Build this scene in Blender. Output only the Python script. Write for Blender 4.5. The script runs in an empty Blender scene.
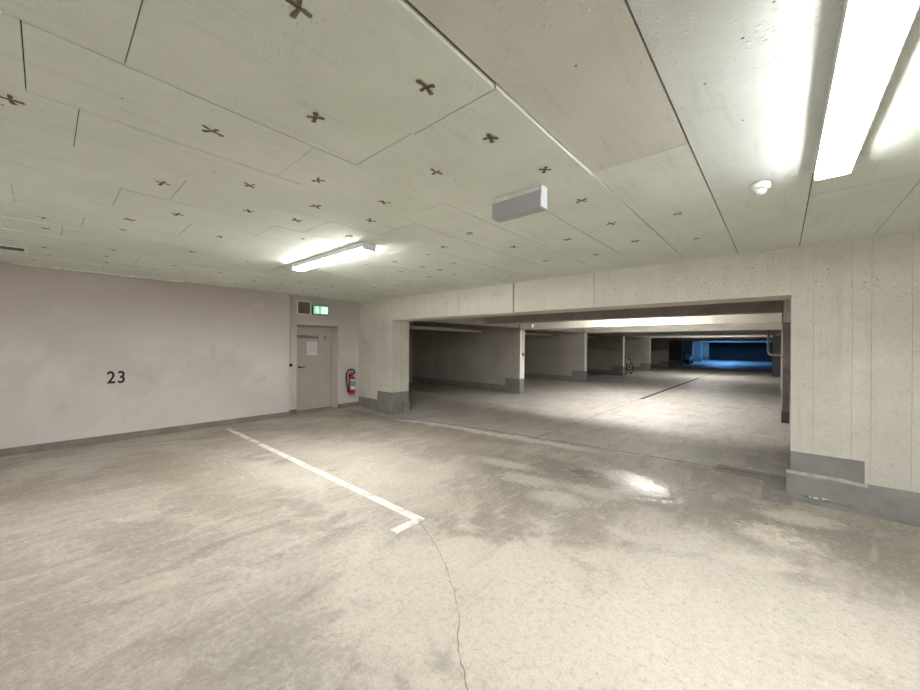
import bpy, bmesh, math, random
from mathutils import Matrix, Vector
random.seed(7)
C = bpy.context.scene.collection
PI = math.pi
HC = 2.66          # ceiling height

# ------------------------------------------------------------------ materials
class NT:
    """small helper to write node trees"""
    def __init__(s, name):
        m = bpy.data.materials.new(name); m.use_nodes = True
        s.m = m; s.t = m.node_tree; s.n = s.t.nodes; s.n.clear()
        s.out = s.n.new('ShaderNodeOutputMaterial')
        s.b = s.n.new('ShaderNodeBsdfPrincipled')
        s.t.links.new(s.b.outputs[0], s.out.inputs[0])
        s.co = s.n.new('ShaderNodeNewGeometry').outputs['Position']
    def link(s, a, b):
        if isinstance(a, (int, float)): b.default_value = a
        elif isinstance(a, (tuple, list)):
            a = tuple(a)
            if len(b.default_value) == 4 and len(a) == 3: a = a + (1,)
            b.default_value = a
        else: s.t.links.new(a, b)
    def math(s, op, a, b=0.0, c=None, clamp=False):
        n = s.n.new('ShaderNodeMath'); n.operation = op; n.use_clamp = clamp
        s.link(a, n.inputs[0]); s.link(b, n.inputs[1])
        if c is not None: s.link(c, n.inputs[2])
        return n.outputs[0]
    def map(s, scale=(1,1,1), rot=(0,0,0), loc=(0,0,0)):
        n = s.n.new('ShaderNodeMapping'); s.link(s.co, n.inputs[0])
        n.inputs['Scale'].default_value = scale; n.inputs['Rotation'].default_value = rot
        n.inputs['Location'].default_value = loc
        return n.outputs[0]
    def noise(s, sc, det=6, rough=.6, dist=0, vec=None):
        n = s.n.new('ShaderNodeTexNoise'); s.link(vec or s.co, n.inputs['Vector'])
        n.inputs['Scale'].default_value = sc; n.inputs['Detail'].default_value = det
        n.inputs['Roughness'].default_value = rough; n.inputs['Distortion'].default_value = dist
        return n.outputs[0]
    def voro(s, sc, feat='F1', vec=None, rnd=1.0):
        n = s.n.new('ShaderNodeTexVoronoi'); n.feature = feat; s.link(vec or s.co, n.inputs['Vector'])
        n.inputs['Scale'].default_value = sc; n.inputs['Randomness'].default_value = rnd
        return n.outputs[0]
    def ss(s, v, a, b, lo=0.0, hi=1.0):      # smoothstep map
        n = s.n.new('ShaderNodeMapRange'); n.interpolation_type = 'SMOOTHSTEP'
        s.link(v, n.inputs[0])
        if a <= b:
            n.inputs[1].default_value = a; n.inputs[2].default_value = b
            n.inputs[3].default_value = lo; n.inputs[4].default_value = hi
        else:
            n.inputs[1].default_value = b; n.inputs[2].default_value = a
            n.inputs[3].default_value = hi; n.inputs[4].default_value = lo
        return n.outputs[0]
    def mix(s, f, a, b, mode='MIX'):
        n = s.n.new('ShaderNodeMix'); n.data_type = 'RGBA'; n.blend_type = mode
        s.link(f, n.inputs[0]); s.link(a, n.inputs[6]); s.link(b, n.inputs[7])
        return n.outputs[2]
    def xyz(s, vec=None):
        n = s.n.new('ShaderNodeSeparateXYZ'); s.link(vec or s.co, n.inputs[0])
        return n.outputs
    def bump(s, h, dist=.01, strength=1.0, prev=None):
        n = s.n.new('ShaderNodeBump'); s.link(h, n.inputs['Height'])
        n.inputs['Distance'].default_value = dist; n.inputs['Strength'].default_value = strength
        if prev is not None: s.link(prev, n.inputs['Normal'])
        s.t.links.new(n.outputs[0], s.b.inputs['Normal'])
        return n.outputs[0]
    def fin(s, col, rough=.7, spec=.3, metal=0.0):
        s.link(col, s.b.inputs['Base Color']); s.link(rough, s.b.inputs['Roughness'])
        s.b.inputs['Specular IOR Level'].default_value = spec
        s.b.inputs['Metallic'].default_value = metal
        return s.m

def simple(name, col, rough=.5, spec=.4, metal=0.0, var=.12, sc=14):
    t = NT(name)
    n = t.noise(sc, 4)
    c = t.mix(t.ss(n, .3, .7), tuple(x*(1-var) for x in col), tuple(min(1, x*(1+var)) for x in col))
    return t.fin(c, rough, spec, metal)

def emit(name, col, strength):
    t = NT(name)
    t.b.inputs['Base Color'].default_value = (.8, .8, .8, 1)
    t.b.inputs['Emission Color'].default_value = (*col, 1)
    t.b.inputs['Emission Strength'].default_value = strength
    return t.m

M = {}
def blob(t, cx, cy, rx, ry, ang, warp, soft=.45, amp=3.0):
    """mask 1 inside an irregular patch of the floor; warp = colour-noise value"""
    x, y, _ = t.xyz()
    dx = t.math('SUBTRACT', x, cx); dy = t.math('SUBTRACT', y, cy)
    ca, sa = math.cos(ang), math.sin(ang)
    u = t.math('ADD', t.math('MULTIPLY', dx, ca/rx), t.math('MULTIPLY', dy, sa/rx))
    v = t.math('ADD', t.math('MULTIPLY', dx, -sa/ry), t.math('MULTIPLY', dy, ca/ry))
    d = t.math('SQRT', t.math('ADD', t.math('MULTIPLY', u, u), t.math('MULTIPLY', v, v)))
    d = t.math('ADD', d, t.math('MULTIPLY', t.math('SUBTRACT', warp, .5), amp))
    return t.ss(d, 1+soft*.5, 1-soft*.5)

# --- floor
t = NT('worn_concrete_floor')
big = t.noise(.55, 5, .62, .6)
mid = t.noise(2.1, 8, .68, .9)
strk = t.noise(1.5, 8, .68, .8, t.map((3.0, 1.0, 1)))
fine = t.noise(26, 6, .7, .2)
grit = t.noise(140, 3, .6)
col = t.mix(t.ss(big, .36, .64), (.285, .245, .208), (.44, .395, .342))
col = t.mix(t.math('MULTIPLY', t.ss(strk, .46, .68), .75), col, (.255, .218, .182))
col = t.mix(t.math('MULTIPLY', t.ss(strk, .47, .34), .35), col, (.56, .51, .445))
col = t.mix(t.math('MULTIPLY', t.ss(mid, .54, .70), .35), col, (.58, .53, .46))
col = t.mix(t.math('MULTIPLY', t.ss(mid, .44, .28), .45), col, (.22, .19, .16))
warp = t.noise(1.9, 7, .65, .7, t.map((1, 1, 1), (0, 0, 0), (7, 3, 0)))
warp2 = t.noise(4.2, 6, .7, 1.2, t.map((1, 1, 1), (0, 0, 0), (2, 9, 0)))
warp3 = t.noise(9, 8, .75, 1.6, t.map((1, 1.6, 1), (0, 0, .4), (4, 1, 0)))
# older darker slab in the aisle beyond the opening
_, Y_, _ = t.xyz()
X_ = t.xyz()[0]
yy = t.math('ADD', Y_, t.math('MULTIPLY', X_, -.1))
aisle = t.ss(yy, 5.78, 5.84)
acol = t.mix(t.ss(big, .38, .62), (.44, .418, .385), (.53, .508, .47))
acol = t.mix(t.math('MULTIPLY', t.ss(mid, .52, .7), .4), acol, (.60, .57, .52))
acol = t.mix(t.math('MULTIPLY', t.ss(strk, .45, .62), .5), acol, (.30, .275, .245))
acol = t.mix(t.math('MULTIPLY', t.ss(warp2, .55, .7), .4), acol, (.28, .255, .225))
col = t.mix(aisle, col, acol)
# (cx, cy, rx, ry, angle, colour, amount, which warp)
P = [(-5.2, 1.55, .9, .35, .1, (.50, .455, .395), .6, warp), (-4.35, 2.0, .9, .3, .2, (.52, .475, .41), .55, warp), (-3.2, 2.6, 1.0, .35, .1, (.50, .455, .39), .5, warp),
     (-5.9, 1.0, .9, .3, .1, (.25, .212, .175), .5, warp2), (-.35, 2.4, 1.7, .95, .5, (.56, .512, .443), .75, warp),         # paler centre
     (-1.3, 1.85, 1.4, .7, .4, (.58, .53, .455), .72, warp),
     (-4.3, 2.9, 1.5, .6, .3, (.49, .445, .385), .6, warp),
     (-1.0, 4.15, .9, .22, -.35, (.24, .22, .185), .6, warp3), (-3.1, 4.15, .6, .2, -.1, (.25, .225, .185), .6, warp3), (-1.6, 3.1, .6, .12, -.2, (.27, .245, .205), .5, warp3),
     (-2.35, 3.75, .85, .42, -.5, (.205, .185, .155), .85, warp3),   # damp rough patch before the opening
     (-1.9, 4.3, .75, .28, -.4, (.20, .18, .15), .85, warp3),
     (-2.2, 3.75, .34, .17, .2, (.50, .465, .40), .8, warp3),
     (-1.72, 3.5, .30, .18, .2, (.52, .48, .41), .8, warp3),
     (-1.45, 3.95, .32, .15, .2, (.50, .465, .40), .8, warp3),
     (-2.75, 4.05, .4, .14, .1, (.50, .46, .395), .8, warp3),
     (-4.9, 4.55, 1.0, .22, -.08, (.33, .275, .20), .6, warp),      # brown stain by the left pillar
     (.0, 4.45, .8, .36, .0, (.235, .21, .175), .8, warp2),          # stains by the right wall
     (.02, 4.06, .26, .20, .3, (.64, .585, .495), .95, warp3),
     (.15, 4.6, .30, .16, .3, (.58, .53, .455), .85, warp3),
     (.75, 4.1, .7, .28, -.1, (.25, .225, .19), .8, warp2),
     (-.1, 3.45, .22, .10, .5, (.62, .57, .48), .7, warp2),
     (-.65, 4.7, .3, .14, -.4, (.28, .255, .22), .7, warp2),
     (-5.4, 1.2, 1.5, .4, .15, (.33, .275, .21), .5, warp),
     (-4.05, 1.15, .7, .22, .5, (.20, .168, .138), .4, warp2),
     (-3.75, .55, .8, .25, .45, (.205, .175, .145), .42, warp2),
     (-2.9, 1.5, .35, .12, .4, (.22, .19, .16), .45, warp2),
     (-3.45, 1.65, .3, .12, .2, (.20, .175, .145), .5, warp2),
     (-2.1, .75, .55, .25, .2, (.32, .285, .24), .55, warp2),
     (-7.0, .35, .6, .5, .0, (.50, .48, .43), .5, warp),
     (.25, 2.6, .2, .08, .3, (.42, .37, .30), .5, warp2)]
for cx, cy, rx, ry, an, cc, am, wp in P:
    col = t.mix(t.math('MULTIPLY', blob(t, cx, cy, rx, ry, an, wp, .7), am), col, cc)
# scuffed whitish scraps near the painted line and a lime band along the slab joint
ln = t.ss(t.noise(3.2, 7, .72, 1.5, t.map((1, 5, 1), (0, 0, -.28))), .60, .66)
reg = blob(t, -5.1, 1.75, 1.5, .35, .28, warp, .8)
col = t.mix(t.math('MULTIPLY', t.math('MULTIPLY', ln, reg), .8), col, (.74, .71, .66))
d_ = t.math('ABSOLUTE', t.math('SUBTRACT', t.math('ADD', yy, t.math('MULTIPLY', t.math('SUBTRACT', warp2, .5), .55)), 5.66))
seg = t.math('MULTIPLY', t.ss(X_, -6.6, -5.9), t.ss(X_, -1.6, -2.6))
col = t.mix(t.math('MULTIPLY', t.math('MULTIPLY', t.ss(d_, .17, .06), seg), .95), col, (.68, .645, .58))
# cement repairs at the right pillar foot
def rect(x0, x1, y0, y1):
    a = t.math('MULTIPLY', t.ss(X_, x0-.012, x0+.012), t.ss(X_, x1+.012, x1-.012))
    b = t.math('MULTIPLY', t.ss(Y_, y0-.012, y0+.012), t.ss(Y_, y1+.012, y1-.012))
    return t.math('MULTIPLY', a, b)
col = t.mix(t.math('MULTIPLY', rect(-.62, .1, 5.62, 5.98), .8), col, (.21, .195, .175))
col = t.mix(t.math('MULTIPLY', rect(-.14, .1, 4.9, 5.66), .9), col, (.23, .215, .195))
# pores and specks
cr = t.ss(t.math('ABSOLUTE', t.math('SUBTRACT', t.noise(1.3, 5, .6, 1.8, t.map((1, 1.7, 1), (0, 0, .5), (3, 3, 0))), .5)), .0045, .0015)
cr = t.math('MULTIPLY', cr, t.ss(t.noise(1.1, 2), .48, .58))
col = t.mix(t.math('MULTIPLY', cr, .4), col, (.19, .165, .135))
streak2 = t.noise(2.2, 9, .78, .5, t.map((3.4, .9, 1)))
col = t.mix(t.math('MULTIPLY', t.ss(streak2, .54, .68), .28), col, (.22, .19, .158))
col = t.mix(t.math('MULTIPLY', t.ss(streak2, .46, .36), .30), col, (.66, .60, .525))
pv = t.voro(17)
col = t.mix(t.math('MULTIPLY', t.ss(pv, .07, .04), t.ss(t.noise(3, 2), .52, .6)), col, (.16, .13, .11))
col = t.mix(t.math('MULTIPLY', t.ss(fine, .5, .70), .42), col, (.22, .19, .16))
col = t.mix(t.math('MULTIPLY', t.ss(fine, .5, .3), .30), col, (.72, .66, .57))
col = t.mix(t.math('MULTIPLY', t.ss(grit, .45, .62), .35), col, (.2, .18, .16))
shine = blob(t, -1.3, 4.45, .75, .5, .0, warp2, .8)
rg = t.math('SUBTRACT', t.ss(mid, .3, .7, .50, .68), t.math('MULTIPLY', t.math('MULTIPLY', shine, t.ss(warp3, .35, .6, .75, 1.0)), .32))
b1 = t.bump(t.math('MULTIPLY', mid, t.math('SUBTRACT', 1.0, t.math('MULTIPLY', shine, .6))), .03, .4); b2 = t.bump(t.math('MULTIPLY', fine, t.math('SUBTRACT', 1.0, t.math('MULTIPLY', shine, .8))), .008, 1.0, b1)
M['floor'] = t.fin(col, rg, .4)

# --- concrete family
def concrete(name, a, b, dark, holes=1.0, board=0.0, stain_lit_z=None):
    t = NT(name)
    n1 = t.noise(1.1, 7, .65, .4); n2 = t.noise(5, 7, .7, .3); n3 = t.noise(40, 5, .7)
    col = t.mix(t.ss(n1, .35, .65), a, b)
    col = t.mix(t.math('MULTIPLY', t.ss(n2, .52, .72), .5), col, dark)
    vs = t.noise(1.0, 6, .7, 0, t.map((7, 7, .35)))
    col = t.mix(t.math('MULTIPLY', t.ss(vs, .55, .72), .45), col, dark)
    if stain_lit_z:
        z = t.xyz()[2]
        zz = t.math('ADD', z, t.math('MULTIPLY', t.math('SUBTRACT', n2, .5), stain_lit_z[2]))
        k = t.math('MULTIPLY', t.ss(zz, stain_lit_z[0], stain_lit_z[1]), t.ss(n1, .38, .6))
        col = t.mix(t.math('MULTIPLY', k, stain_lit_z[3]), col, stain_lit_z[4])
    if stain_lit_z: col = t.mix(t.math('MULTIPLY', t.ss(t.math('ADD', t.xyz()[2], t.math('MULTIPLY', t.math('SUBTRACT', n2, .5), .5)), 1.9, 2.3), .55), col, (.80, .76, .69))  # upper concrete lightened in the colour to stand in for lamp light
    if holes:
        v = t.voro(24, vec=t.map((1, 1, 1.0)))
        hm = t.math('MULTIPLY', t.ss(v, .17, .10), t.ss(t.noise(2.3, 3), .42, .58))
        if stain_lit_z: hm = t.math('MULTIPLY', hm, t.ss(t.xyz()[2], 1.95, 2.3, .2, 1.25))
        col = t.mix(t.math('MULTIPLY', hm, .95*holes), col, tuple(x*.32 for x in dark))
    if board:
        w = t.ss(t.noise(1.0, 1, .5, 0, t.map((6, 6, .01))), .47, .53)
        col = t.mix(t.math('MULTIPLY', w, board), col, tuple(x*.8 for x in b))
    col = t.mix(t.math('MULTIPLY', t.ss(n3, .45, .7), .25), col, tuple(x*.6 for x in dark))
    b1 = t.bump(n2, .012, .4); t.bump(n3, .003, .5, b1)
    return t.fin(col, .82, .2)

M['left_wall'] = None
t = NT('taupe_plastered_concrete')
n1 = t.noise(.75, 6, .6, .6); n2 = t.noise(3, 7, .66, .5); n3 = t.noise(55, 5, .7)
z = t.xyz()[2]
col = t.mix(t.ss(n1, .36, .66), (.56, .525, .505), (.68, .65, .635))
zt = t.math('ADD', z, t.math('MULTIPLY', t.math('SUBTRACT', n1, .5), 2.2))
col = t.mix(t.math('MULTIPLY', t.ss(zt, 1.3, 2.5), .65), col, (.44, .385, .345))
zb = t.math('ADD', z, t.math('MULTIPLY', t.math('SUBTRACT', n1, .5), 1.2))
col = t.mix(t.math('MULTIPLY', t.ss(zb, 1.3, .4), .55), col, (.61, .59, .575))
col = t.mix(t.math('MULTIPLY', t.ss(n2, .55, .72), .3), col, (.40, .365, .345))
col = t.mix(t.math('MULTIPLY', t.ss(n2, .44, .3), .3), col, (.66, .63, .60))
col = t.mix(t.math('MULTIPLY', t.ss(n3, .45, .7), .15), col, (.25, .22, .2))
b1 = t.bump(n2, .01, .3); t.bump(n3, .002, .4, b1)
M['left_wall'] = t.fin(col, .85, .15)

DK = (.235, .212, .182)
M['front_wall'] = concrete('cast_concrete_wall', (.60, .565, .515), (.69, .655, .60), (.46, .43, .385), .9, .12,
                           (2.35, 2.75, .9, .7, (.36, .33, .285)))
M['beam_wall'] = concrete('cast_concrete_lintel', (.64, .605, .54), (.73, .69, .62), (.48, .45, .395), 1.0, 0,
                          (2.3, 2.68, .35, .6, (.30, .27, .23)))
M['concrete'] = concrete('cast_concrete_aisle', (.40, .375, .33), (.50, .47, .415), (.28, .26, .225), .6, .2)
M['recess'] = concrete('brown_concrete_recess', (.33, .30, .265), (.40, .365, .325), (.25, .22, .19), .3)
M['dark_wall'] = simple('plain_dark_wall', (.09, .09, .095), .9, .1)  # near-black tone for the far wall and far right dividers
M['dark_face'] = simple('dark_brown_grey_concrete', (.17, .158, .145), .9, .1, 0, .3, 2)  # darker mottled tone for the first right divider's front face
M['end_paint'] = simple('whitewashed_wall_end', (.78, .76, .72), .7, .2, 0, .06)
M['joint'] = simple('dark_joint', (.06, .05, .04), .9, .1)
M['plinth'] = simple('grey_plinth_paint', (.235, .228, .22), .5, .35, 0, .12, 5)
M['plinth_edge'] = simple('pale_plinth_edge', (.42, .42, .405), .6, .3, 0, .2, 20)  # ledge top set paler than the plinth
M['kerb'] = simple('grey_floor_paint', (.25, .243, .232), .5, .35, 0, .22, 6)
M['baseboard'] = simple('taupe_baseboard_paint', (.23, .21, .185), .7, .2, 0, .15, 4)

# --- ceiling boards
def ceiling_mat(name, a, b, blister):
    t = NT(name)
    n1 = t.noise(.9, 6, .6, .5); n3 = t.noise(70, 4, .6)
    n2 = t.noise(6, 6, .7, .3)
    col = t.mix(t.ss(n1, .35, .65), a, b)
    wood = t.noise(2.2, 6, .65, .4, t.map((9, .8, 1)))
    col = t.mix(t.math('MULTIPLY', t.ss(wood, .52, .7), .25), col, tuple(x*.72 for x in a))
    col = t.mix(t.math('MULTIPLY', t.ss(n2, .56, .75), .2), col, tuple(x*.66 for x in a))
    v = t.voro(9)
    sp = t.math('MULTIPLY', t.ss(v, .06, .035), t.ss(t.noise(2.2, 2), .5, .56))
    col = t.mix(t.math('MULTIPLY', sp, .9), col, (.10, .085, .06))
    b0 = t.bump(t.noise(3, 4, .6), .012, .35)
    b1 = t.bump(n3, .0015, .5, b0)
    if blister:
        bb = t.math('ADD', t.ss(t.voro(30), .30, .05), t.math('MULTIPLY', t.ss(t.voro(75), .42, .05), .6))
        msk = t.ss(t.noise(4, 4), .42, .6)
        t.bump(t.math('MULTIPLY', bb, msk), .007*blister, 1.0, b1)
    return t.fin(col, .8, .12)
M['ceil'] = ceiling_mat('green_white_ceiling_board', (.72, .765, .70), (.79, .835, .775), .35)
M['ceil_warm'] = ceiling_mat('beige_blistered_board', (.66, .65, .60), (.72, .71, .66), .35)
M['ceil_cool'] = ceiling_mat('lamp_tinted_blistered_board', (.66, .70, .68), (.74, .78, .76), .45)  # bluish white of these boards is lamp glare put into the colour
M['ceil_gap'] = simple('dark_board_gap', (.09, .085, .06), .95, .05)
M['mark'] = simple('brown_anchor_mark', (.20, .17, .12), .9, .05, 0, .4, 60)
M['putty'] = simple('pale_joint_filler', (.74, .75, .70), .7, .2)

M['white_paint'] = simple('white_enamel', (.76, .76, .75), .35, .5, 0, .03)
M['line_paint'] = None
t = NT('worn_white_line_paint')
n = t.noise(6, 7, .8, .6); n2 = t.noise(45, 4, .7)
w = t.math('MULTIPLY', t.ss(n, .56, .50), t.ss(n2, .60, .50))
col = t.mix(w, (.50, .45, .375), (.80, .785, .735))
M['line_paint'] = t.fin(col, .6, .3)
M['door'] = simple('taupe_door_paint', (.48, .44, .39), .45, .4, 0, .04, 3)
M['black'] = simple('black_plastic', (.018, .018, .018), .45, .4)
M['black_paint'] = simple('black_stencil_paint', (.035, .035, .04), .8, .1, 0, .5, 60)
M['faded_paint'] = simple('faded_brown_stencil_paint', (.16, .13, .10), .8, .1, 0, .3, 60)
M['red'] = simple('red_enamel', (.36, .018, .016), .3, .5, 0, .12)
M['rubber'] = simple('black_rubber', (.03, .026, .028), .6, .3)
M['paper'] = simple('white_paper', (.72, .73, .78), .8, .2, 0, .03)
M['print'] = simple('grey_print', (.42, .45, .55), .8, .2)
M['label_blue'] = simple('blue_label_print', (.17, .34, .42), .5, .3)
M['steel'] = simple('brushed_steel', (.55, .55, .54), .35, .5, .8)
M['grey_box'] = simple('lilac_grey_sheet_metal', (.42, .42, .455), .45, .35, 0, .05, 4)
M['side_glow'] = simple('white_sheet_metal', (.72, .77, .82), .35, .5, 0, .02)  # white metal, also painted on as the lit side of the ceiling box
M['galv'] = simple('galvanised_duct', (.55, .53, .49), .6, .3, 0, .12)
M['crack'] = simple('dark_crack', (.17, .14, .11), .95, .05, 0, .5, 30)  # dark tone for the crack, slab joints and some crumbs
M['drain'] = simple('slot_drain', (.05, .045, .04), .8, .2)
M['scooter'] = simple('pale_scooter_shell', (.7, .75, .8), .3, .5)
M['tyre'] = simple('tyre_rubber', (.03, .03, .03), .8, .2)
M['louver'] = simple('brown_louvre', (.17, .14, .12), .7, .2)
M['bike'] = simple('pale_bicycle_frame', (.5, .48, .46), .35, .5, .3)

M['tube_warm'] = emit('warm_white_diffuser', (1.0, .985, .955), 62)
M['tube_dim'] = emit('fill_lamp_diffuser', (1.0, .985, .955), 34)  # weaker diffuser of the added fill lamp
M['tube_aisle'] = emit('aisle_white_diffuser', (1.0, .975, .935), 78)
M['tube_cool'] = emit('cool_white_diffuser', (.98, 1.0, .975), 56)
M['tube_blue'] = emit('blue_white_diffuser', (.14, .42, 1.0), 105)
M['exit_green'] = emit('lit_green_sign', (.0, .42, .15), .42)
M['exit_white'] = emit('lit_white_sign', (.55, 1.0, .80), .6)
M['red_lamp'] = emit('red_pilot_light', (1, .05, .1), 1.5)

# ------------------------------------------------------------------ mesh helpers
def box(bm, x0, x1, y0, y1, z0, z1, mi=0, bev=0):
    vs = [bm.verts.new(p) for p in ((x0,y0,z0),(x1,y0,z0),(x1,y1,z0),(x0,y1,z0),(x0,y0,z1),(x1,y0,z1),(x1,y1,z1),(x0,y1,z1))]
    fs = [bm.faces.new([vs[i] for i in q]) for q in ((0,3,2,1),(4,5,6,7),(0,1,5,4),(1,2,6,5),(2,3,7,6),(3,0,4,7))]
    for f in fs: f.material_index = mi
    if bev:
        es = list({e for f in fs for e in f.edges})
        r = bmesh.ops.bevel(bm, geom=es, offset=bev, segments=2, affect='EDGES', profile=.5)
        for f in r['faces']: f.material_index = mi
    return fs

def tube(bm, pts, r, n=10, mi=0, caps=True):
    pts = [Vector(p) for p in pts]; rings = []
    rs = r if isinstance(r, (list, tuple)) else [r]*len(pts)
    prev = None
    for i, p in enumerate(pts):
        d = (pts[min(i+1, len(pts)-1)] - pts[max(i-1, 0)]).normalized()
        if prev is None:
            a = Vector((0,0,1)) if abs(d.z) < .9 else Vector((1,0,0))
            u = d.cross(a).normalized()
        else:
            u = (prev - d*prev.dot(d)).normalized()
        prev = u; v = d.cross(u)
        rings.append([bm.verts.new(p + (u*math.cos(2*PI*k/n) + v*math.sin(2*PI*k/n))*rs[i]) for k in range(n)])
    for a, b in zip(rings, rings[1:]):
        for k in range(n):
            f = bm.faces.new((a[k], a[(k+1)%n], b[(k+1)%n], b[k])); f.material_index = mi; f.smooth = True
    if caps:
        for q, rv in ((rings[0], True), (rings[-1], False)):
            f = bm.faces.new(q[::-1] if rv else q); f.material_index = mi

def lathe(bm, prof, c, axis='Z', n=28, mi=0):
    rings = []
    for r, h in prof:
        ring = []
        for k in range(n):
            a = 2*PI*k/n; x, y = max(r, 1e-4)*math.cos(a), max(r, 1e-4)*math.sin(a)
            p = {'Z': (x, y, h), 'X': (h, x, y), 'Y': (x, h, y)}[axis]
            ring.append(bm.verts.new((c[0]+p[0], c[1]+p[1], c[2]+p[2])))
        rings.append(ring)
    for a, b in zip(rings, rings[1:]):
        for k in range(n):
            f = bm.faces.new((a[k], a[(k+1)%n], b[(k+1)%n], b[k])); f.material_index = mi; f.smooth = True
    f = bm.faces.new(rings[0]); f.material_index = mi
    f = bm.faces.new(rings[-1]); f.material_index = mi

def obj(name, bm, mats, parent=None, fixn=True):
    if fixn: bmesh.ops.recalc_face_normals(bm, faces=bm.faces)
    me = bpy.data.meshes.new(name); bm.to_mesh(me); bm.free()
    for m in (mats if isinstance(mats, (list, tuple)) else [mats]): me.materials.append(m)
    o = bpy.data.objects.new(name, me); C.objects.link(o)
    if parent is not None:
        o.parent = parent; o.matrix_parent_inverse = Matrix.Translation(-parent.location)
    return o
def B(name, mats, *boxes, parent=None, bev=0):
    bm = bmesh.new()
    for b in boxes: box(bm, *b[:6], mi=(b[6] if len(b) > 6 else 0), bev=bev)
    return obj(name, bm, mats, parent)
def struct(o, label=None):
    o['kind'] = 'structure'
    if label: o['label'] = label
    return o
def tag(o, label, cat, group=None):
    o['label'] = label; o['category'] = cat
    if group: o['group'] = group
    return o
def thing(name, label, cat, loc, group=None):
    o = bpy.data.objects.new(name, None); C.objects.link(o); o.location = loc; o.empty_display_size = .1
    return tag(o, label, cat, group)
def text_mesh(name, body, size, mat, parent, origin, xdir, ydir, depth=.001, spacing=1.0, sx=1.0):
    cu = bpy.data.curves.new('t', 'FONT'); cu.body = body; cu.size = size; cu.extrude = depth; cu.space_character = spacing
    cu.offset = size*.02
    to = bpy.data.objects.new('t', cu); C.objects.link(to)
    dg = bpy.context.evaluated_depsgraph_get()
    me = bpy.data.meshes.new_from_object(to.evaluated_get(dg))
    bpy.data.objects.remove(to); bpy.data.curves.remove(cu)
    xd, yd = Vector(xdir)*sx, Vector(ydir); zd = Vector(xdir).cross(yd)
    mt = Matrix((( xd.x, yd.x, zd.x, origin[0]), (xd.y, yd.y, zd.y, origin[1]), (xd.z, yd.z, zd.z, origin[2]), (0,0,0,1)))
    me.transform(mt); me.name = name
    me.materials.clear(); me.materials.append(mat)
    o = bpy.data.objects.new(name, me); C.objects.link(o)
    if parent is not None:
        o.parent = parent; o.matrix_parent_inverse = Matrix.Translation(-parent.location)
    return o

# ------------------------------------------------------------------ floor
bm = bmesh.new()
def lin(a, b, st):
    n = max(1, int(round((b-a)/st))); return [a+(b-a)*i/n for i in range(n+1)]
xs = lin(-12, -9, .6)[:-1] + lin(-9, -4, .125)[:-1] + lin(-4, 6, .5)
ys = lin(-4.3, 3, .5)[:-1] + lin(3, 8, .125)[:-1] + lin(8, 57, 1)
def fz(x, y): return -.075*math.exp(-((x+6.75)**2/1.0 + (y-5.3)**2/.5))
G = [[bm.verts.new((x, y, fz(x, y))) for y in ys] for x in xs]
for i in range(len(xs)-1):
    for j in range(len(ys)-1):
        f = bm.faces.new((G[i][j], G[i+1][j], G[i+1][j+1], G[i][j+1])); f.smooth = True
floor = struct(obj('floor', bm, M['floor']))

def strip(name, pts, w, mat, label=None, z=.002, jag=0):
    bm = bmesh.new(); prev = None
    for i, (x, y) in enumerate(pts):
        a = pts[max(i-1, 0)]; b = pts[min(i+1, len(pts)-1)]
        d = Vector((b[0]-a[0], b[1]-a[1])).normalized(); nrm = Vector((-d.y, d.x))
        ww = (w[i] if isinstance(w, list) else w)/2*(1+random.uniform(-jag, jag))
        zz = fz(x, y)+z
        c = (bm.verts.new((x+nrm.x*ww, y+nrm.y*ww, zz)), bm.verts.new((x-nrm.x*ww, y-nrm.y*ww, zz)))
        if prev: bm.faces.new((prev[0], prev[1], c[1], c[0]))
        prev = c
    bmesh.ops.recalc_face_normals(bm, faces=bm.faces)
    if bm.faces[:] and bm.faces[:][0].normal.z < 0: bmesh.ops.reverse_faces(bm, faces=bm.faces)
    o = obj(name, bm, mat, floor, fixn=False)
    if label: o['label'] = label
    return o
# painted bay line with its short hook, crack, slab joints, slot drain
bm = bmesh.new()
for x0, x1 in ((-7.64, -6.2), (-6.12, -2.40)):
    n = 14
    for k in range(n):
        a, b = x0+(x1-x0)*k/n, x0+(x1-x0)*(k+1)/n
        bm.faces.new([bm.verts.new(p) for p in ((a, 2.185, .002), (b, 2.185, .002), (b, 2.275, .002), (a, 2.275, .002))])
bm.faces.new([bm.verts.new(p) for p in ((-2.475, 1.94, .002), (-2.385, 1.94, .002), (-2.385, 2.185, .002), (-2.475, 2.185, .002))])
for f in bm.faces:
    if f.normal.z < 0: f.normal_flip()
o = obj('painted_line', bm, M['line_paint'], floor); o['label'] = 'worn white painted parking bay line with a short hook'

def meander(p, amp, per=6):
    out = []
    for (x0, y0), (x1, y1) in zip(p, p[1:]):
        for k in range(per):
            s_ = k/per; out.append((x0+(x1-x0)*s_+random.uniform(-amp, amp), y0+(y1-y0)*s_+random.uniform(-amp, amp)))
    out.append(p[-1]); return out
strip('floor_crack', meander([(-2.40, 2.2), (-2.12, 2.08), (-1.84, 1.93), (-1.56, 1.74), (-1.37, 1.57), (-1.24, 1.41), (-1.04, 1.26), (-.85, 1.05)], .009), .0034, M['crack'],
      'thin dark crack wandering towards the front', jag=.5)
strip('slab_joint', meander([(-6.35, 5.2), (-5.0, 5.31), (-3.07, 5.55), (-2.14, 5.66), (-.81, 5.78), (.1, 5.86)], .004), .026, M['crack'], 'dark joint between two floor slabs', jag=.4)
strip('slab_joint', [(-3.12, 5.56), (-3.12, 11.8)], .014, M['crack'])
strip('slab_joint', [(-3.08, 21.9), (-3.08, 52)], .02, M['crack'])
for jy in (8.6, 13.2, 18.1):
    strip('slab_joint', meander([(-11, jy), (-5, jy+.03), (0, jy)], .004), .014, M['crack'])
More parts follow.
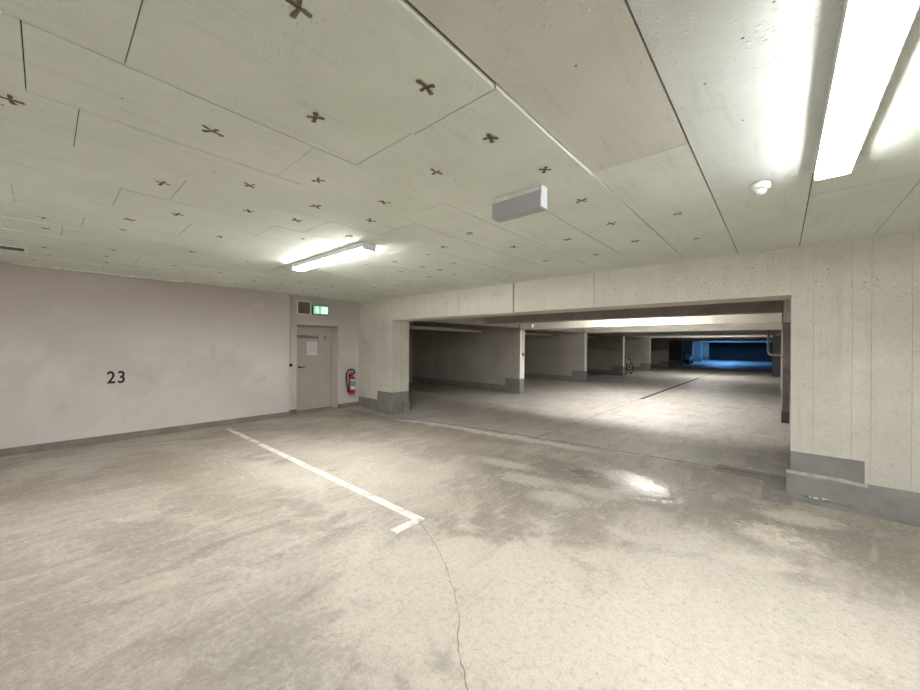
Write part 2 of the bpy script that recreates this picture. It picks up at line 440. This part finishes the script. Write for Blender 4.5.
strip('slot_drain', [(-3.12, 11.8), (-3.08, 21.9)], .11, M['drain'], 'long dark slot drain along the aisle', z=.003)

# ------------------------------------------------------------------ ceiling of the bay: boards with open joints
bm = bmesh.new()
SX = .523; X0 = -.895
JO = {0: 2.27, -1: 1.24, -2: .20, -3: -.06, -4: .10, -5: .62, 1: 3.15, 2: 3.6, -6: .35, -7: .88}
L = 1.042
random.seed(11)
bd = []
for s in range(-15, 14):
    xa, xb = X0+s*SX, X0+(s+1)*SX
    if xa > 6: break
    off = JO.get(s, random.uniform(0, L))
    k = math.floor((-4.2-off)/L)
    ln = L if s < 1 else L*2
    y = off + k*L
    if s >= 1: y = off - 8*L
    if s == 0: ln = 2*L; y = off - 4*L
    while y < 5.35:
        ya, yb = max(y, -4.2), min(y+ln, 5.36)
        if yb > ya+.02:
            dz = random.uniform(-.003, .003)
            if s == -1 and 0 < y+ln/2 < 2.3: dz = -.014
            xaa, xbb = max(xa, -8.6), min(xb, 6)
            mi = 0
            if s == 0 and yb < 2.5: mi = 1
            elif s >= 0 and yb < 3.5 : mi = 2
            g = .0028 if s < -1 else .0035
            ge = .011 if (s == -1 and 0 < y+ln/2 < 1.3) else g
            if xbb > xaa: box(bm, xaa+g, xbb-ge, ya+g*.7, yb-g*.7, HC+dz, HC+.03, mi)
        y += ln
box(bm, -8.6, 6.1, -4.3, 5.36, HC+.012, HC+.25, 3)
# anchor marks: four stubby arms each
rs = random.Random(5)
near = [(-1.11,1.04),(-1.68,.85),(-2.19,.56),(-1.13,1.51),(-1.63,1.61),(-2.28,1.70),(-2.74,.92),(-3.16,.52),(-2.70,1.87),(-1.08,2.0),(-1.12,2.64),
        (-1.16,.53),(-2.31,1.19),(-3.83,.73),(-2.6,-.11),(-2.27,2.71),(-1.56,2.58),(-1.63,3.51),(-3.71,3.77),(-2.75,1.4),(-3.2,1.45),(-3.25,2.0),(-1.13,3.3),(-1.13,4.0),(-1.65,4.3),(-2.2,3.4),(-2.25,4.2),(-2.8,2.9)]
marks = [(x, y, 1.0) for x, y in near]
for s in range(-14, -4):
    cx = X0+(s+.5)*SX+.03
    for k in range(-4, 10):
        yy_ = .53+k*.6+rs.uniform(-.1, .1)
        if yy_ > 5.2 or rs.random() < .3: continue
        if min((cx-x)**2+(yy_-y)**2 for x, y in near) < .09: continue
        marks.append((cx+rs.uniform(-.06, .06), yy_, rs.uniform(.6, 1)))
for cx in (X0+.5*SX,):
    for yy_ in (3.4, 4.3): marks.append((cx, yy_, .7))
for cx, cy, sc in marks:
    base = rs.uniform(0, PI)
    for q in range(4):
        a = base+q*PI/2+rs.uniform(-.35, .35); r0 = .001; r1 = rs.uniform(.034, .052)*sc; w = rs.uniform(.009, .015)*sc
        d = Vector((math.cos(a), math.sin(a))); nn = Vector((-d.y, d.x))
        ring = []
        for (rr, ww) in ((r0, .55), (r0+(r1-r0)*.5, .75), (r1*.95, 1.0), (r1*1.08, .45)):
            ring.append((rr, ww*w))
        pts = [(rr, ww) for rr, ww in ring]+[(rr, -ww) for rr, ww in ring[::-1]]
        vs = [bm.verts.new((cx+d.x*rr+nn.x*ww, cy+d.y*rr+nn.y*ww, HC-.0185 if -1.42 < cx < -.9 and cy < 2.35 else HC-.0042)) for rr, ww in pts]
        f = bm.faces.new(vs); f.material_index = 4
# crumbling filler along two joints by the long lamp
for (xa, ya, xb, yb, wd, n) in ((.02, 3.12, .17, 3.12, .02, 16), (.335, 1.2, .335, 3.02, .013, 90), (-.005, 3.14, -.10, 3.13, .012, 9), (.07, 1.3, .10, 2.6, .006, 40)):
    for k in range(n):
        u = (k+rs.random())/n; r = wd*rs.uniform(.25, .7)
        cx, cy = xa+(xb-xa)*u+rs.uniform(-.4, .4)*wd, ya+(yb-ya)*u+rs.uniform(-.4, .4)*wd
        vs = [bm.verts.new((cx+r*math.cos(a+rs.uniform(-.3, .3)), cy+r*1.5*math.sin(a), HC-.001)) for a in [q*PI/3 for q in range(6)]]
        top = bm.verts.new((cx, cy, HC-r*.8))
        for q in range(6):
            f = bm.faces.new((vs[q], vs[(q+1) % 6], top)); f.material_index = 5; f.smooth = True
ceiling = struct(obj('ceiling', bm, [M['ceil'], M['ceil_warm'], M['ceil_cool'], M['ceil_gap'], M['mark'], M['putty']]))
B('ceiling_slot', [M['black'], M['putty']], (-6.78, -6.60, -.9, -.17, HC-.012, HC+.001), (-6.60, -6.57, -.9, -.14, HC-.008, HC+.001, 1), (-6.82, -6.78, -.9, -.14, HC-.02, HC+.001, 1), parent=ceiling)['label'] = 'open dark slot in the ceiling boards'
B('ceiling_edge_strip', M['putty'], (-7.98, -7.9, -.3, 1.6, HC-.02, HC+.001), parent=ceiling)['label'] = 'pale filler strip along the left wall'

# ceiling of the aisle
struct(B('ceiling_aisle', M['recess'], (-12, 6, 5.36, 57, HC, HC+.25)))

# ------------------------------------------------------------------ left wall with door recess
YD0, YD1, ZD = 3.74, 4.76, 2.01
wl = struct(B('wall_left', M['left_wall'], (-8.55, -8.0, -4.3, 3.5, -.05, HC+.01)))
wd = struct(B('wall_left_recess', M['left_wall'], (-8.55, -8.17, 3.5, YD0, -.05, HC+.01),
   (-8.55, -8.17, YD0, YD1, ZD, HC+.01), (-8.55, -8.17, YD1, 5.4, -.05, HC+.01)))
n = text_mesh('bay_number', '23', .27, M['black_paint'], wl, (-7.999, .645, .925), (0, 1, 0), (0, 0, 1), .0006, 1.15, .78)
n['label'] = 'black stencilled bay number 23'
struct(B('baseboard_left', M['baseboard'], (-8.0, -7.988, -4.3, 3.5, -.03, .105), (-8.17, -8.158, 3.5, YD0, -.03, .105), (-8.17, -8.158, YD1, 5.349, -.08, .10)))
struct(B('wall_behind_door', M['left_wall'], (-8.75, -8.56, 3.4, 5.1, -.05, 2.4)))
# stain beside the door and the vertical slot in the plaster

d1 = thing('door_1', '', '', (-8.4500, 4.17, 0)); del d1['label']; del d1['category']; d1['kind'] = 'structure'
B('door_leaf', M['door'], (-8.5000, -8.4500, YD0+.01, YD1-.035, .012, ZD-.03), parent=d1, bev=.003)
B('door_frame', M['door'], (-8.5200, -8.4400, YD1-.03, YD1, 0, ZD), (-8.5200, -8.4400, YD0, YD0+.008, 0, ZD), (-8.5200, -8.4400, YD0, YD1, ZD-.028, ZD), parent=d1)
bm = bmesh.new()
lathe(bm, [(.024, 0), (.024, .008), (.01, .01), (.01, .045)], (-8.4520, 3.93, 1.03), 'X', 14)
tube(bm, [(-8.4070, 3.93, 1.03), (-8.4020, 3.96, 1.03), (-8.4020, 4.04, 1.028)], .009, 8)
obj('door_handle', bm, M['black'], d1)['label'] = 'black lever handle'
lt = text_mesh('door_lettering', 'TREPPENHAUS', .104, M['black_paint'], d1, (-8.4485, 3.845, 1.705), (0, 1, 0), (0, 0, 1), .0006, 1.0, .80)
lt['label'] = 'black stencilled lettering TREPPENHAUS'
lt = text_mesh('door_lettering', '50', .098, M['faded_paint'], d1, (-8.4485, 4.515, 1.70), (0, 1, 0), (0, 0, 1), .0006, 1.02, .92)
lt['label'] = 'faded brown stencilled number'

nt = thing('notice_sheet', 'white paper notice taped to the stairwell door under the lettering', 'notice', (-8.4480, 4.23, 1.3))
B('sheet', M['paper'], (-8.4495, -8.4460, 4.11, 4.355, 1.31, 1.63), parent=nt)
bm = bmesh.new()
for k, (a, b_) in enumerate(((4.14, 4.29), (4.14, 4.32), (4.14, 4.31), (4.14, 4.32), (4.14, 4.26), (4.14, 4.32), (4.14, 4.30))):
    box(bm, -8.4462, -8.4455, a, b_, 1.575-k*.033, 1.583-k*.033)
obj('printed_lines', bm, M['print'], nt)

# ventilation grille above the door
vg = thing('ventilation_grille', 'square white framed louvre grille above the door, left of the exit sign', 'vent', (-8.1600, 3.83, 2.36))
y0, y1, z0, z1 = 3.735, 4.05, 2.245, 2.55; fr = .018
B('grille_frame', M['side_glow'], (-8.1700, -8.1520, y0, y1, z0, z0+fr), (-8.1700, -8.1520, y0, y1, z1-fr, z1), (-8.1700, -8.1520, y0, y0+fr, z0+fr, z1-fr), (-8.1700, -8.1520, y1-fr, y1, z0+fr, z1-fr), parent=vg)
bm = bmesh.new()
box(bm, -8.1700, -8.1670, y0+fr, y1-fr, z0+fr, z1-fr)
for k in range(10):
    zz = z0+fr+.012+k*.027
    vs = [bm.verts.new(p) for p in ((-8.1660, y0+fr, zz+.016), (-8.1660, y1-fr, zz+.016), (-8.1540, y1-fr, zz), (-8.1540, y0+fr, zz))]
    bm.faces.new(vs)
obj('louvres', bm, M['louver'], vg)

# exit sign
ex = thing('exit_sign', 'lit green emergency exit sign on the wall above the door', 'exit sign', (-8.1400, 4.2, 2.35))
y0, y1, z0, z1 = 4.085, 4.47, 2.265, 2.475
B('sign_housing', M['black'], (-8.1700, -8.1250, y0, y1, z0, z1), parent=ex, bev=.006)
B('sign_face', M['exit_green'], (-8.1260, -8.1150, y0+.012, y1-.012, z0+.012, z1-.012), parent=ex, bev=.003)
bm = bmesh.new()   # arrow pointing down
xf = -8.1142
def poly(bm, pts, x=xf, mi=0):
    vs = [bm.verts.new((x, y, z)) for y, z in pts]; f = bm.faces.new(vs); f.material_index = mi
    r = bmesh.ops.extrude_face_region(bm, geom=[f])
    for v in r['geom']:
        if isinstance(v, bmesh.types.BMVert): v.co.x += .001
yc = 4.185; zc = 2.372
poly(bm, [(yc-.017, zc+.07), (yc+.017, zc+.07), (yc+.017, zc+.0), (yc+.055, zc+.0), (yc, zc-.07), (yc-.055, zc+.0), (yc-.017, zc+.0)])
obj('arrow_symbol', bm, M['exit_white'], ex)
bm = bmesh.new(); poly(bm, [(4.295, 2.294), (4.438, 2.294), (4.438, 2.446), (4.295, 2.446)])
obj('doorway_symbol', bm, M['exit_white'], ex)
bm = bmesh.new()   # running figure
X1 = xf+.0012
poly(bm, [(4.370+.011*math.cos(a), 2.424+.011*math.sin(a)) for a in [q*PI/5 for q in range(10)]], X1)
poly(bm, [(4.355, 2.410), (4.376, 2.410), (4.382, 2.372), (4.362, 2.364)], X1+.0001)
poly(bm, [(4.376, 2.408), (4.415, 2.390), (4.412, 2.382), (4.376, 2.397)], X1+.0002)
poly(bm, [(4.357, 2.408), (4.326, 2.400), (4.320, 2.380), (4.328, 2.378), (4.334, 2.392), (4.358, 2.398)], X1+.0003)
poly(bm, [(4.364, 2.368), (4.382, 2.372), (4.405, 2.347), (4.395, 2.312), (4.386, 2.314), (4.392, 2.344)], X1+.0004)
poly(bm, [(4.362, 2.368), (4.374, 2.364), (4.352, 2.327), (4.320, 2.317), (4.318, 2.325), (4.344, 2.335)], X1+.0005)
obj('running_figure_symbol', bm, M['exit_green'], ex)

# light switch with its cable
sw = thing('light_switch', 'small black round light switch on the wall left of the door', 'light switch', (-8.1600, 3.56, 1.1))
bm = bmesh.new(); lathe(bm, [(.036, 0), (.036, .03), (.03, .04), (.012, .042), (.012, .05)], (-8.1700, 3.60, 1.1), 'X', 18)
obj('switch_body', bm, M['black'], sw)
bm = bmesh.new(); tube(bm, [(-8.1620, 3.59, 1.135), (-8.1620, 3.59, 1.8), (-8.1620, 3.585, HC-.005)], .003, 6)
obj('cable', bm, M['baseboard'], sw)

# fire extinguisher
fe = thing('fire_extinguisher', 'red fire extinguisher with black hose hanging between door and pillar', 'fire extinguisher', (-8.06, 5.08, .32))
cx, cy = -8.065, 5.085
bm = bmesh.new(); lathe(bm, [(.05, .335), (.075, .34), (.082, .36), (.082, .69), (.074, .735), (.045, .765), (.026, .775), (.026, .80)], (cx, cy, 0), 'Z', 28)
obj('cylinder', bm, M['red'], fe)
bm = bmesh.new(); lathe(bm, [(.03, .80), (.03, .835), (.018, .84), (.018, .85)], (cx, cy, 0), 'Z', 16)
box(bm, cx-.014, cx+.014, cy-.03, cy+.10, .845, .858, bev=.003)
box(bm, cx-.012, cx+.012, cy-.02, cy+.09, .875, .886, bev=.003)
box(bm, cx-.012, cx+.012, cy-.03, cy-.012, .845, .886, bev=.003)
obj('valve_lever', bm, M['red'], fe)['label'] = 'dark red valve with squeeze lever'
bm = bmesh.new()
tube(bm, [(cx, cy+.03, .825), (cx+.01, cy+.07, .87), (cx+.02, cy+.05, .925), (cx+.02, cy-.03, .95), (cx+.02, cy-.11, .93), (cx+.02, cy-.165, .86), (cx+.02, cy-.175, .74), (cx+.02, cy-.15, .58), (cx+.02, cy-.125, .48)], .018, 10)
tube(bm, [(cx+.02, cy-.125, .48), (cx+.02, cy-.115, .38)], [.022, .014], 10)
obj('hose', bm, M['rubber'], fe)
bm = bmesh.new()
n = 10; ra = .0835
for zz, zt, mi in ((.45, .53, 1), (.53, .66, 0), (.66, .70, 1)):
    for k in range(n):
        a0, a1 = -1.0+k*1.9/n, -1.0+(k+1)*1.9/n
        vs = [bm.verts.new((cx+ra*math.cos(a), cy+ra*math.sin(a), h)) for a, h in ((a0, zz), (a1, zz), (a1, zt), (a0, zt))]
        f = bm.faces.new(vs); f.material_index = mi
obj('instruction_label', bm, [M['label_blue'], M['paper']], fe)['label'] = 'white and blue instruction label'
B('wall_bracket', M['black'], (-8.17, -8.14, cy-.03, cy+.03, .40, .83), (-8.145, cx-.05, cy-.02, cy+.02, .76, .78), parent=fe)

# ------------------------------------------------------------------ front wall: left pillar, lintel, right wall
YW, YB = 5.35, 5.87
XL, XR, ZB = -6.81, .09, 2.145
g = .0016
front = []
# left pillar (two leaves with a joint in the reveal) and right wall panels with formwork joints
front += [(-8.55, XL-.0, YW, 5.60, -.12, HC+.01), (-8.55, XL, 5.606, YB, -.12, HC+.01)]
rx = [XR, .265, .545, .675, .93, 1.6, 2.6, 3.6, 6.0]
for a, b_ in zip(rx, rx[1:]): front.append((a+g*.5, b_-g*.5, YW, YB, -.05, HC+.01))
bx = [XL, -4.74, -3.47, -2.07, XR]
lint = []
for i, (a, b_) in enumerate(zip(bx, bx[1:])):
    gg = .026 if abs(b_+3.47) < .01 else .007; ga = .026 if abs(a+3.47) < .01 else .007
    lint.append((a+(ga/2 if i else -.0), b_-(gg/2 if i < len(bx)-2 else 0), YW, 5.60, ZB, HC+.01, 0))
lint.append((XL, XR, 5.605, YB, ZB, HC+.01, 0))
lint.append((XL+.02, XR-.02, YW+.05, 5.65, ZB+.03, HC, 2))
wf = struct(B('wall_front', [M['front_wall'], M['beam_wall'], M['joint']], *front, *lint))
bm = bmesh.new()
box(bm, -8.165, -7.36, YW-.004, YW, -.1, .235); box(bm, -7.36, XL, YW-.004, YW, -.12, .45)
box(bm, XL, XL+.004, YW-.004, YB, -.12, .45)
box(bm, XL+.004, XL+.03, 5.7, YB+.02, -.12, .18)
struct(obj('baseboard_front', bm, M['plinth']))
# right plinth: painted band, protruding ledge, floor cove
bm = bmesh.new()
box(bm, XR-.004, .635, YW-.006, YW, .2, .452)
box(bm, XR-.004, XR, YW-.006, YB, 0, .452)
# ledge profile extruded along X
prof = [(YW, .245), (YW-.012, .243), (YW-.055, .222), (YW-.075, .205), (YW-.09, .03), (YW-.10, .012), (YW-.10, -.02), (YW, -.02)]
segs = lin(XR-.03, 6.0, .2)
rings = []
for x in segs:
    kk = 0
    rings.append([bm.verts.new((x, y+random.uniform(-.002, .002), zz+random.uniform(-.0015, .0015)-(.0 if x < .64 else .012))) for y, zz in prof])
for a, b_ in zip(rings, rings[1:]):
    for k in range(len(prof)):
        f = bm.faces.new((a[k], b_[k], b_[(k+1) % len(prof)], a[(k+1) % len(prof)]))
        x_ = a[0].co.x
        f.material_index = 1 if (k in (0, 1) and x_ < .62) else 0
bm.faces.new(rings[0]); bm.faces.new(rings[-1][::-1])
struct(obj('baseboard_right', bm, [M['plinth'], M['plinth_edge']]))
bm = bmesh.new()
rings = []
for x in lin(XR-.16, 6.0, .15):
    q = random.uniform(-.012, .012); r = min(1, max(0, (x-(XR-.16))/.12))
    rings.append([bm.verts.new(p) for p in ((x, 5.262, .028*r+.003), (x, 5.18+q*.5, .012*r+.003), (x, 5.075+.05*(1-r)+q, .0035))])
for a, b_ in zip(rings, rings[1:]):
    for k in range(2): bm.faces.new((a[k], a[k+1], b_[k+1], b_[k]))
# broken spot with loose mortar crumbs
for k in range(14):
    x = .20+random.uniform(0, .18); y = 5.235+random.uniform(-.02, .02); r = random.uniform(.008, .02)
    fs = box(bm, x-r, x+r, y-r*.6, y+r*.6, .01, .02+r*.7, 1 if k % 3 else 2)
struct(obj('trim_1', bm, [M['kerb'], M['crack'], M['putty']]))

# ------------------------------------------------------------------ aisle: dividers, beams, far wall
FY = [10.2, 15.4, 20.55, 25.9, 31.1, 36.3, 41.5, 46.7, 51.9]
TH = .28
for i, y in enumerate(FY):
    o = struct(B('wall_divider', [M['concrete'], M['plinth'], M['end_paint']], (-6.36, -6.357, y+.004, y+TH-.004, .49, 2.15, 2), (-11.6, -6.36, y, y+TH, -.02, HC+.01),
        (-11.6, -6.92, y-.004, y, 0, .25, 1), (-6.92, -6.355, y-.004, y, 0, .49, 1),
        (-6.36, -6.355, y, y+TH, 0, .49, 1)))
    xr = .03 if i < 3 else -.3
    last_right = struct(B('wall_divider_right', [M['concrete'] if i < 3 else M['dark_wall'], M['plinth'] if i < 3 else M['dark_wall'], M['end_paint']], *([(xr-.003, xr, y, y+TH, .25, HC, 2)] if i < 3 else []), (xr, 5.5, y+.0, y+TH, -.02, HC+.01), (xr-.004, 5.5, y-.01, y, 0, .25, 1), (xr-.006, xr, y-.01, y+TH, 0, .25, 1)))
    if i == 0: B('dark_face_panel', [M['dark_face'], M['dark_wall']], (.045, 5.4, y-.012, y-.001, .25, 2.1), (.035, 5.4, y-.018, y-.002, 0, .25, 1), parent=last_right)
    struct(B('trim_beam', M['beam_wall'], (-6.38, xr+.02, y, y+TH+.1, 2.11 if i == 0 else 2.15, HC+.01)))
struct(B('trim_beam_cross', M['recess'], (-6.4, .03, 8.45, 8.75, 2.2, HC+.01)))
struct(B('trim_beam_side', M['concrete'], (-6.65, -6.4, YB, 56, 2.16, HC+.01)))
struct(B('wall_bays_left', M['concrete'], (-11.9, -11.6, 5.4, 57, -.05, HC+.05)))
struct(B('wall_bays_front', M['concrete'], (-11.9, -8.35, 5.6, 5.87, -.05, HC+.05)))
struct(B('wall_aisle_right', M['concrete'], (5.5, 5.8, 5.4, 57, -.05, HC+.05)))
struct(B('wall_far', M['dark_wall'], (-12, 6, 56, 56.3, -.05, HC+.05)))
struct(B('wall_back', M['left_wall'], (-8.4, 6.1, -4.6, -4.2, -.05, HC+.05)))
struct(B('wall_right', M['front_wall'], (5.9, 6.2, -4.3, 5.4, -.05, HC+.05)))

# ducts in the left bays
for i, (ya, yb) in enumerate(((6.1, 10.2), (10.48, 15.4), (15.68, 20.55))):
    dct = thing('ventilation_duct', ['pale flat duct running along the first parking bay beyond the opening', 'pale flat duct running along the second parking bay beyond the opening', 'pale flat duct running along the third parking bay beyond the opening'][i], 'duct', (-7.97, ya, 2.08))
    B('duct_run', M['galv'], (-8.03, -7.9, ya, yb-.005, 2.03, 2.12), parent=dct, bev=.01)
    for q in (.15, .5, .85):
        bm = bmesh.new(); y = ya+(yb-ya)*q; tube(bm, [(-7.965, y, 2.12), (-7.965, y, HC)], .006, 6)
        obj('hanger_rod', bm, M['steel'], dct)

# white steel rail of the gate, spout pipe, fin-end switch
gr = thing('gate_rail', 'long white steel rail spanning the aisle under a far beam', 'rail', (-3.1, 20.5, 2.17))
B('rail_profile', M['white_paint'], (-6.36, .02, 20.47, 20.53, 2.11, 2.17), parent=gr, bev=.008)
B('end_bracket', M['white_paint'], (-.12, .02, 20.42, 20.49, 2.08, 2.2), parent=gr, bev=.006)
pp = thing('drain_pipe', 'pale bent pipe hanging at the right edge of the far aisle', 'pipe', (-.3, 20, 1.5))
bm = bmesh.new(); tube(bm, [(-.36, 20, HC-.01), (-.36, 20, 1.42), (-.35, 20, 1.35), (-.31, 20, 1.29), (-.24, 20, 1.27), (.3, 20, 1.27)], .05, 12)
obj('pipe_run', bm, M['white_paint'], pp)
bm = bmesh.new(); lathe(bm, [(.065, 0), (.065, .07)], (-.36, 20, 1.62), 'Z', 14); obj('pipe_collar', bm, M['galv'], pp)
fs = thing('aisle_switch', 'small dark switch with cable on the end of the nearest bay divider', 'light switch', (-6.35, 10.36, 1.28))
B('switch_body', M['black'], (-6.36, -6.325, 10.33, 10.40, 1.24, 1.33), parent=fs, bev=.006)
bm = bmesh.new(); tube(bm, [(-6.35, 10.365, 1.33), (-6.35, 10.365, 2.14)], .008, 6); obj('cable', bm, M['black'], fs)
fb = thing('junction_box', 'pale rectangular box under the beam beside the nearest bay divider', 'junction box', (-6.0, 10.1, 2.2))
B('box_body', M['white_paint'], (-6.30, -5.85, 10.08, 10.2, 2.14, 2.26), parent=fb, bev=.008)
B('box_lid', M['side_glow'], (-6.28, -5.87, 10.07, 10.08, 2.155, 2.245), parent=fb, bev=.003)

# ------------------------------------------------------------------ lamps
def lamp(label, x, y, along, length, tube_mat, wid=.16, drop=.085, hz=.035, inset=.014):
    L_ = thing('ceiling_lamp', label, 'ceiling lamp', (x, y, HC), 'fluorescent ceiling lamps')
    def bb(u0, u1, v0, v1, z0, z1): return (x+u0, x+u1, y+v0, y+v1, z0, z1) if along == 'X' else (x+v0, x+v1, y+u0, y+u1, z0, z1)
    h = length/2
    B('housing', M['white_paint'], bb(-h, h, -wid/2, wid/2, HC-hz, HC-.004), parent=L_, bev=.004)
    w2 = wid/2-inset
    B('end_cap', M['side_glow'], bb(-h, -h+.02, -w2-.006, w2+.006, HC-drop, HC-hz+.001), parent=L_, bev=.004)
    B('end_cap', M['side_glow'], bb(h-.02, h, -w2-.006, w2+.006, HC-drop, HC-hz+.001), parent=L_, bev=.004)
    B('diffuser', tube_mat, bb(-h+.021, h-.021, -w2, w2, HC-drop+.003, HC-hz-.001), parent=L_, bev=.012)
    return L_
lamp('lit white fluorescent lamp on the left ceiling in front of the exit door', -4.14, 2.28, 'X', 1.68, M['tube_warm'], hz=.06, inset=.010)
lamp('large lit fluorescent lamp overhead at the upper right', .226, 2.25, 'Y', 1.62, M['tube_cool'], hz=.068, drop=.088, wid=.162, inset=.012)
lamp('added fill lamp, unseen on the ceiling behind the viewpoint at the left', -4.14, -1.6, 'X', 1.6, M['tube_dim'])  # unseen lamp added to fill the foreground and left side with light
lamp('added fill lamp, unseen on the ceiling behind the viewpoint at the right', 3.2, -.8, 'Y', 1.6, M['tube_cool'])  # second unseen lamp added as foreground fill
lamp('lit fluorescent lamp in the aisle before the first bay divider', -2.7, 8.97, 'X', 1.5, M['tube_aisle'])
lamp('lit fluorescent lamp in the aisle between first and second divider', -3.0, 12.4, 'X', 1.5, M['tube_aisle'])
lamp('lit fluorescent lamp in the aisle beyond the gate rail', -3.0, 23.3, 'X', 1.5, M['tube_aisle'])
lamp('blue lit lamp far down the aisle', -4.2, 43.6, 'X', 1.5, M['tube_blue'])
lamp('blue lit lamp farthest down the aisle', -4.2, 48.8, 'X', 1.5, M['tube_blue'])

# emergency light box on the ceiling
eb = thing('emergency_light_box', 'long grey rectangular box fixed to the ceiling in the middle of the bay', 'emergency light', (-1.4, 2.22, HC))
B('mounting_tray', M['putty'], (-1.585, -1.215, 2.185, 2.255, HC-.05, HC-.003), parent=eb, bev=.002)
B('box_body', M['grey_box'], (-1.60, -1.205, 2.17, 2.265, 2.497, HC-.045), parent=eb, bev=.006)
B('lit_side', M['side_glow'], (-1.2055, -1.1995, 2.176, 2.259, 2.505, HC-.008), parent=eb, bev=.002)  # lamp-facing side whitened in the colour to read as lit

# round detector
dt = thing('motion_detector', 'small white round ceiling detector beside the big lamp', 'detector', (-.11, 3.12, HC))
bm = bmesh.new(); lathe(bm, [(.052, HC-.003), (.056, HC-.02), (.056, HC-.036), (.048, HC-.044), (.034, HC-.047)], (-.105, 3.12, 0), 'Z', 28); obj('detector_base', bm, M['white_paint'], dt)
bm = bmesh.new(); lathe(bm, [(.034, HC-.046), (.034, HC-.058), (.028, HC-.072), (.016, HC-.08), (.004, HC-.083)], (-.105, 3.12, 0), 'Z', 24); obj('sensor_dome', bm, M['side_glow'], dt)

# ------------------------------------------------------------------ far parked two-wheelers
def wheel(bm, c, r, w):
    pts = [(c[0], c[1]+r*math.cos(a), c[2]+r*math.sin(a)) for a in [2*PI*k/20 for k in range(21)]]
    tube(bm, pts, w, 6, caps=False)
bk = thing('bicycle', 'bicycle parked beside the third bay divider', 'bicycle', (-6.35, 21.6, 0))
cx, cy = -6.42, 21.7
for yy_ in (cy-.5, cy+.5):
    bm = bmesh.new(); wheel(bm, (cx, yy_, .335), .32, .02)
    for k in range(8):
        a = PI*k/8; tube(bm, [(cx, yy_-.3*math.cos(a), .335-.3*math.sin(a)), (cx, yy_+.3*math.cos(a), .335+.3*math.sin(a))], .002, 4)
    obj('wheel', bm, M['tyre'], bk)
bm = bmesh.new()
for p in (((cx, cy-.5, .335), (cx, cy-.35, .78)), ((cx, cy-.35, .74), (cx, cy+.15, .72)), ((cx, cy-.36, .7), (cx, cy+.05, .3)), ((cx, cy+.05, .3), (cx, cy+.18, .84)), ((cx, cy+.05, .3), (cx, cy+.5, .335)), ((cx, cy+.15, .72), (cx, cy+.5, .335))):
    tube(bm, p, .018, 8)
obj('frame', bm, M['bike'], bk)
bm = bmesh.new(); tube(bm, [(cx-.28, cy-.28, .92), (cx-.2, cy-.36, .93), (cx, cy-.34, .88), (cx+.2, cy-.36, .93), (cx+.28, cy-.28, .92)], .014, 8); tube(bm, [(cx, cy-.35, .77), (cx, cy-.34, .88)], .014, 8)
obj('handlebar', bm, M['bike'], bk)
bm = bmesh.new(); tube(bm, [(cx, cy+.3, .87), (cx, cy+.16, .875), (cx, cy+.03, .87)], [.07, .05, .015], 8); obj('saddle', bm, M['rubber'], bk)

sc = thing('motor_scooter', 'pale scooter parked far down the aisle at the left dividers', 'scooter', (-6.1, 38.2, 0))
cx, cy = -6.15, 38.2
for yy_ in (cy-.55, cy+.6):
    bm = bmesh.new(); wheel(bm, (cx, yy_, .24), .18, .06); lathe(bm, [(.12, -.03), (.12, .03)], (cx, yy_, .24), 'X', 14); obj('wheel', bm, M['tyre'], sc)
bm = bmesh.new(); tube(bm, [(cx, cy-.55, .42), (cx, cy-.50, .62), (cx, cy-.42, .86), (cx, cy-.38, .98)], [.13, .19, .21, .12], 14); obj('front_shield', bm, M['scooter'], sc)
bm = bmesh.new(); tube(bm, [(cx, cy-.40, .33), (cx, cy-.05, .30), (cx, cy+.25, .45), (cx, cy+.55, .55), (cx, cy+.8, .6)], [.12, .13, .18, .18, .08], 12); obj('body', bm, M['scooter'], sc)
bm = bmesh.new(); tube(bm, [(cx, cy-.02, .70), (cx, cy+.3, .75), (cx, cy+.75, .74)], [.07, .12, .08], 10); obj('seat', bm, M['rubber'], sc)
bm = bmesh.new(); tube(bm, [(cx-.32, cy-.28, 1.03), (cx-.1, cy-.38, 1.03), (cx+.1, cy-.38, 1.03), (cx+.32, cy-.28, 1.03)], .02, 8); obj('handlebar', bm, M['rubber'], sc)
bm = bmesh.new(); lathe(bm, [(.07, -.08), (.085, -.03), (.06, .05)], (cx, cy-.52, .95), 'Y', 14); obj('headlight', bm, M['white_paint'], sc)

# ------------------------------------------------------------------ camera
F = 364.4; PH = .0075; YAW = math.atan2(320, F); CY = 345.3
fw = Vector((-math.sin(YAW), math.cos(YAW), 0)); rt = Vector((math.cos(YAW), math.sin(YAW), 0)); up = Vector((0, 0, 1))
r2 = rt*math.cos(PH) + up*math.sin(PH); u2 = up*math.cos(PH) - rt*math.sin(PH)
cam = bpy.data.cameras.new('camera'); co = bpy.data.objects.new('camera', cam); C.objects.link(co)
co.matrix_world = Matrix(((r2.x, u2.x, -fw.x, 0), (r2.y, u2.y, -fw.y, 0), (r2.z, u2.z, -fw.z, 1.57), (0, 0, 0, 1)))
cam.lens = F/920*36; cam.sensor_width = 36; cam.clip_start = .05; cam.clip_end = 200
cam.shift_y = (CY-345)/920
S = bpy.context.scene
S.camera = co
w = bpy.data.worlds.new('world'); S.world = w; w.use_nodes = True
w.node_tree.nodes['Background'].inputs[0].default_value = (.01, .012, .015, 1); w.node_tree.nodes['Background'].inputs[1].default_value = .2
S.view_settings.view_transform = 'Standard'; S.view_settings.look = 'None'; S.view_settings.gamma = 1
S.view_settings.use_curve_mapping = False
S.view_settings.exposure = 1.24
S.cycles.max_bounces = 10; S.cycles.diffuse_bounces = 8
S.cycles.use_denoising = True
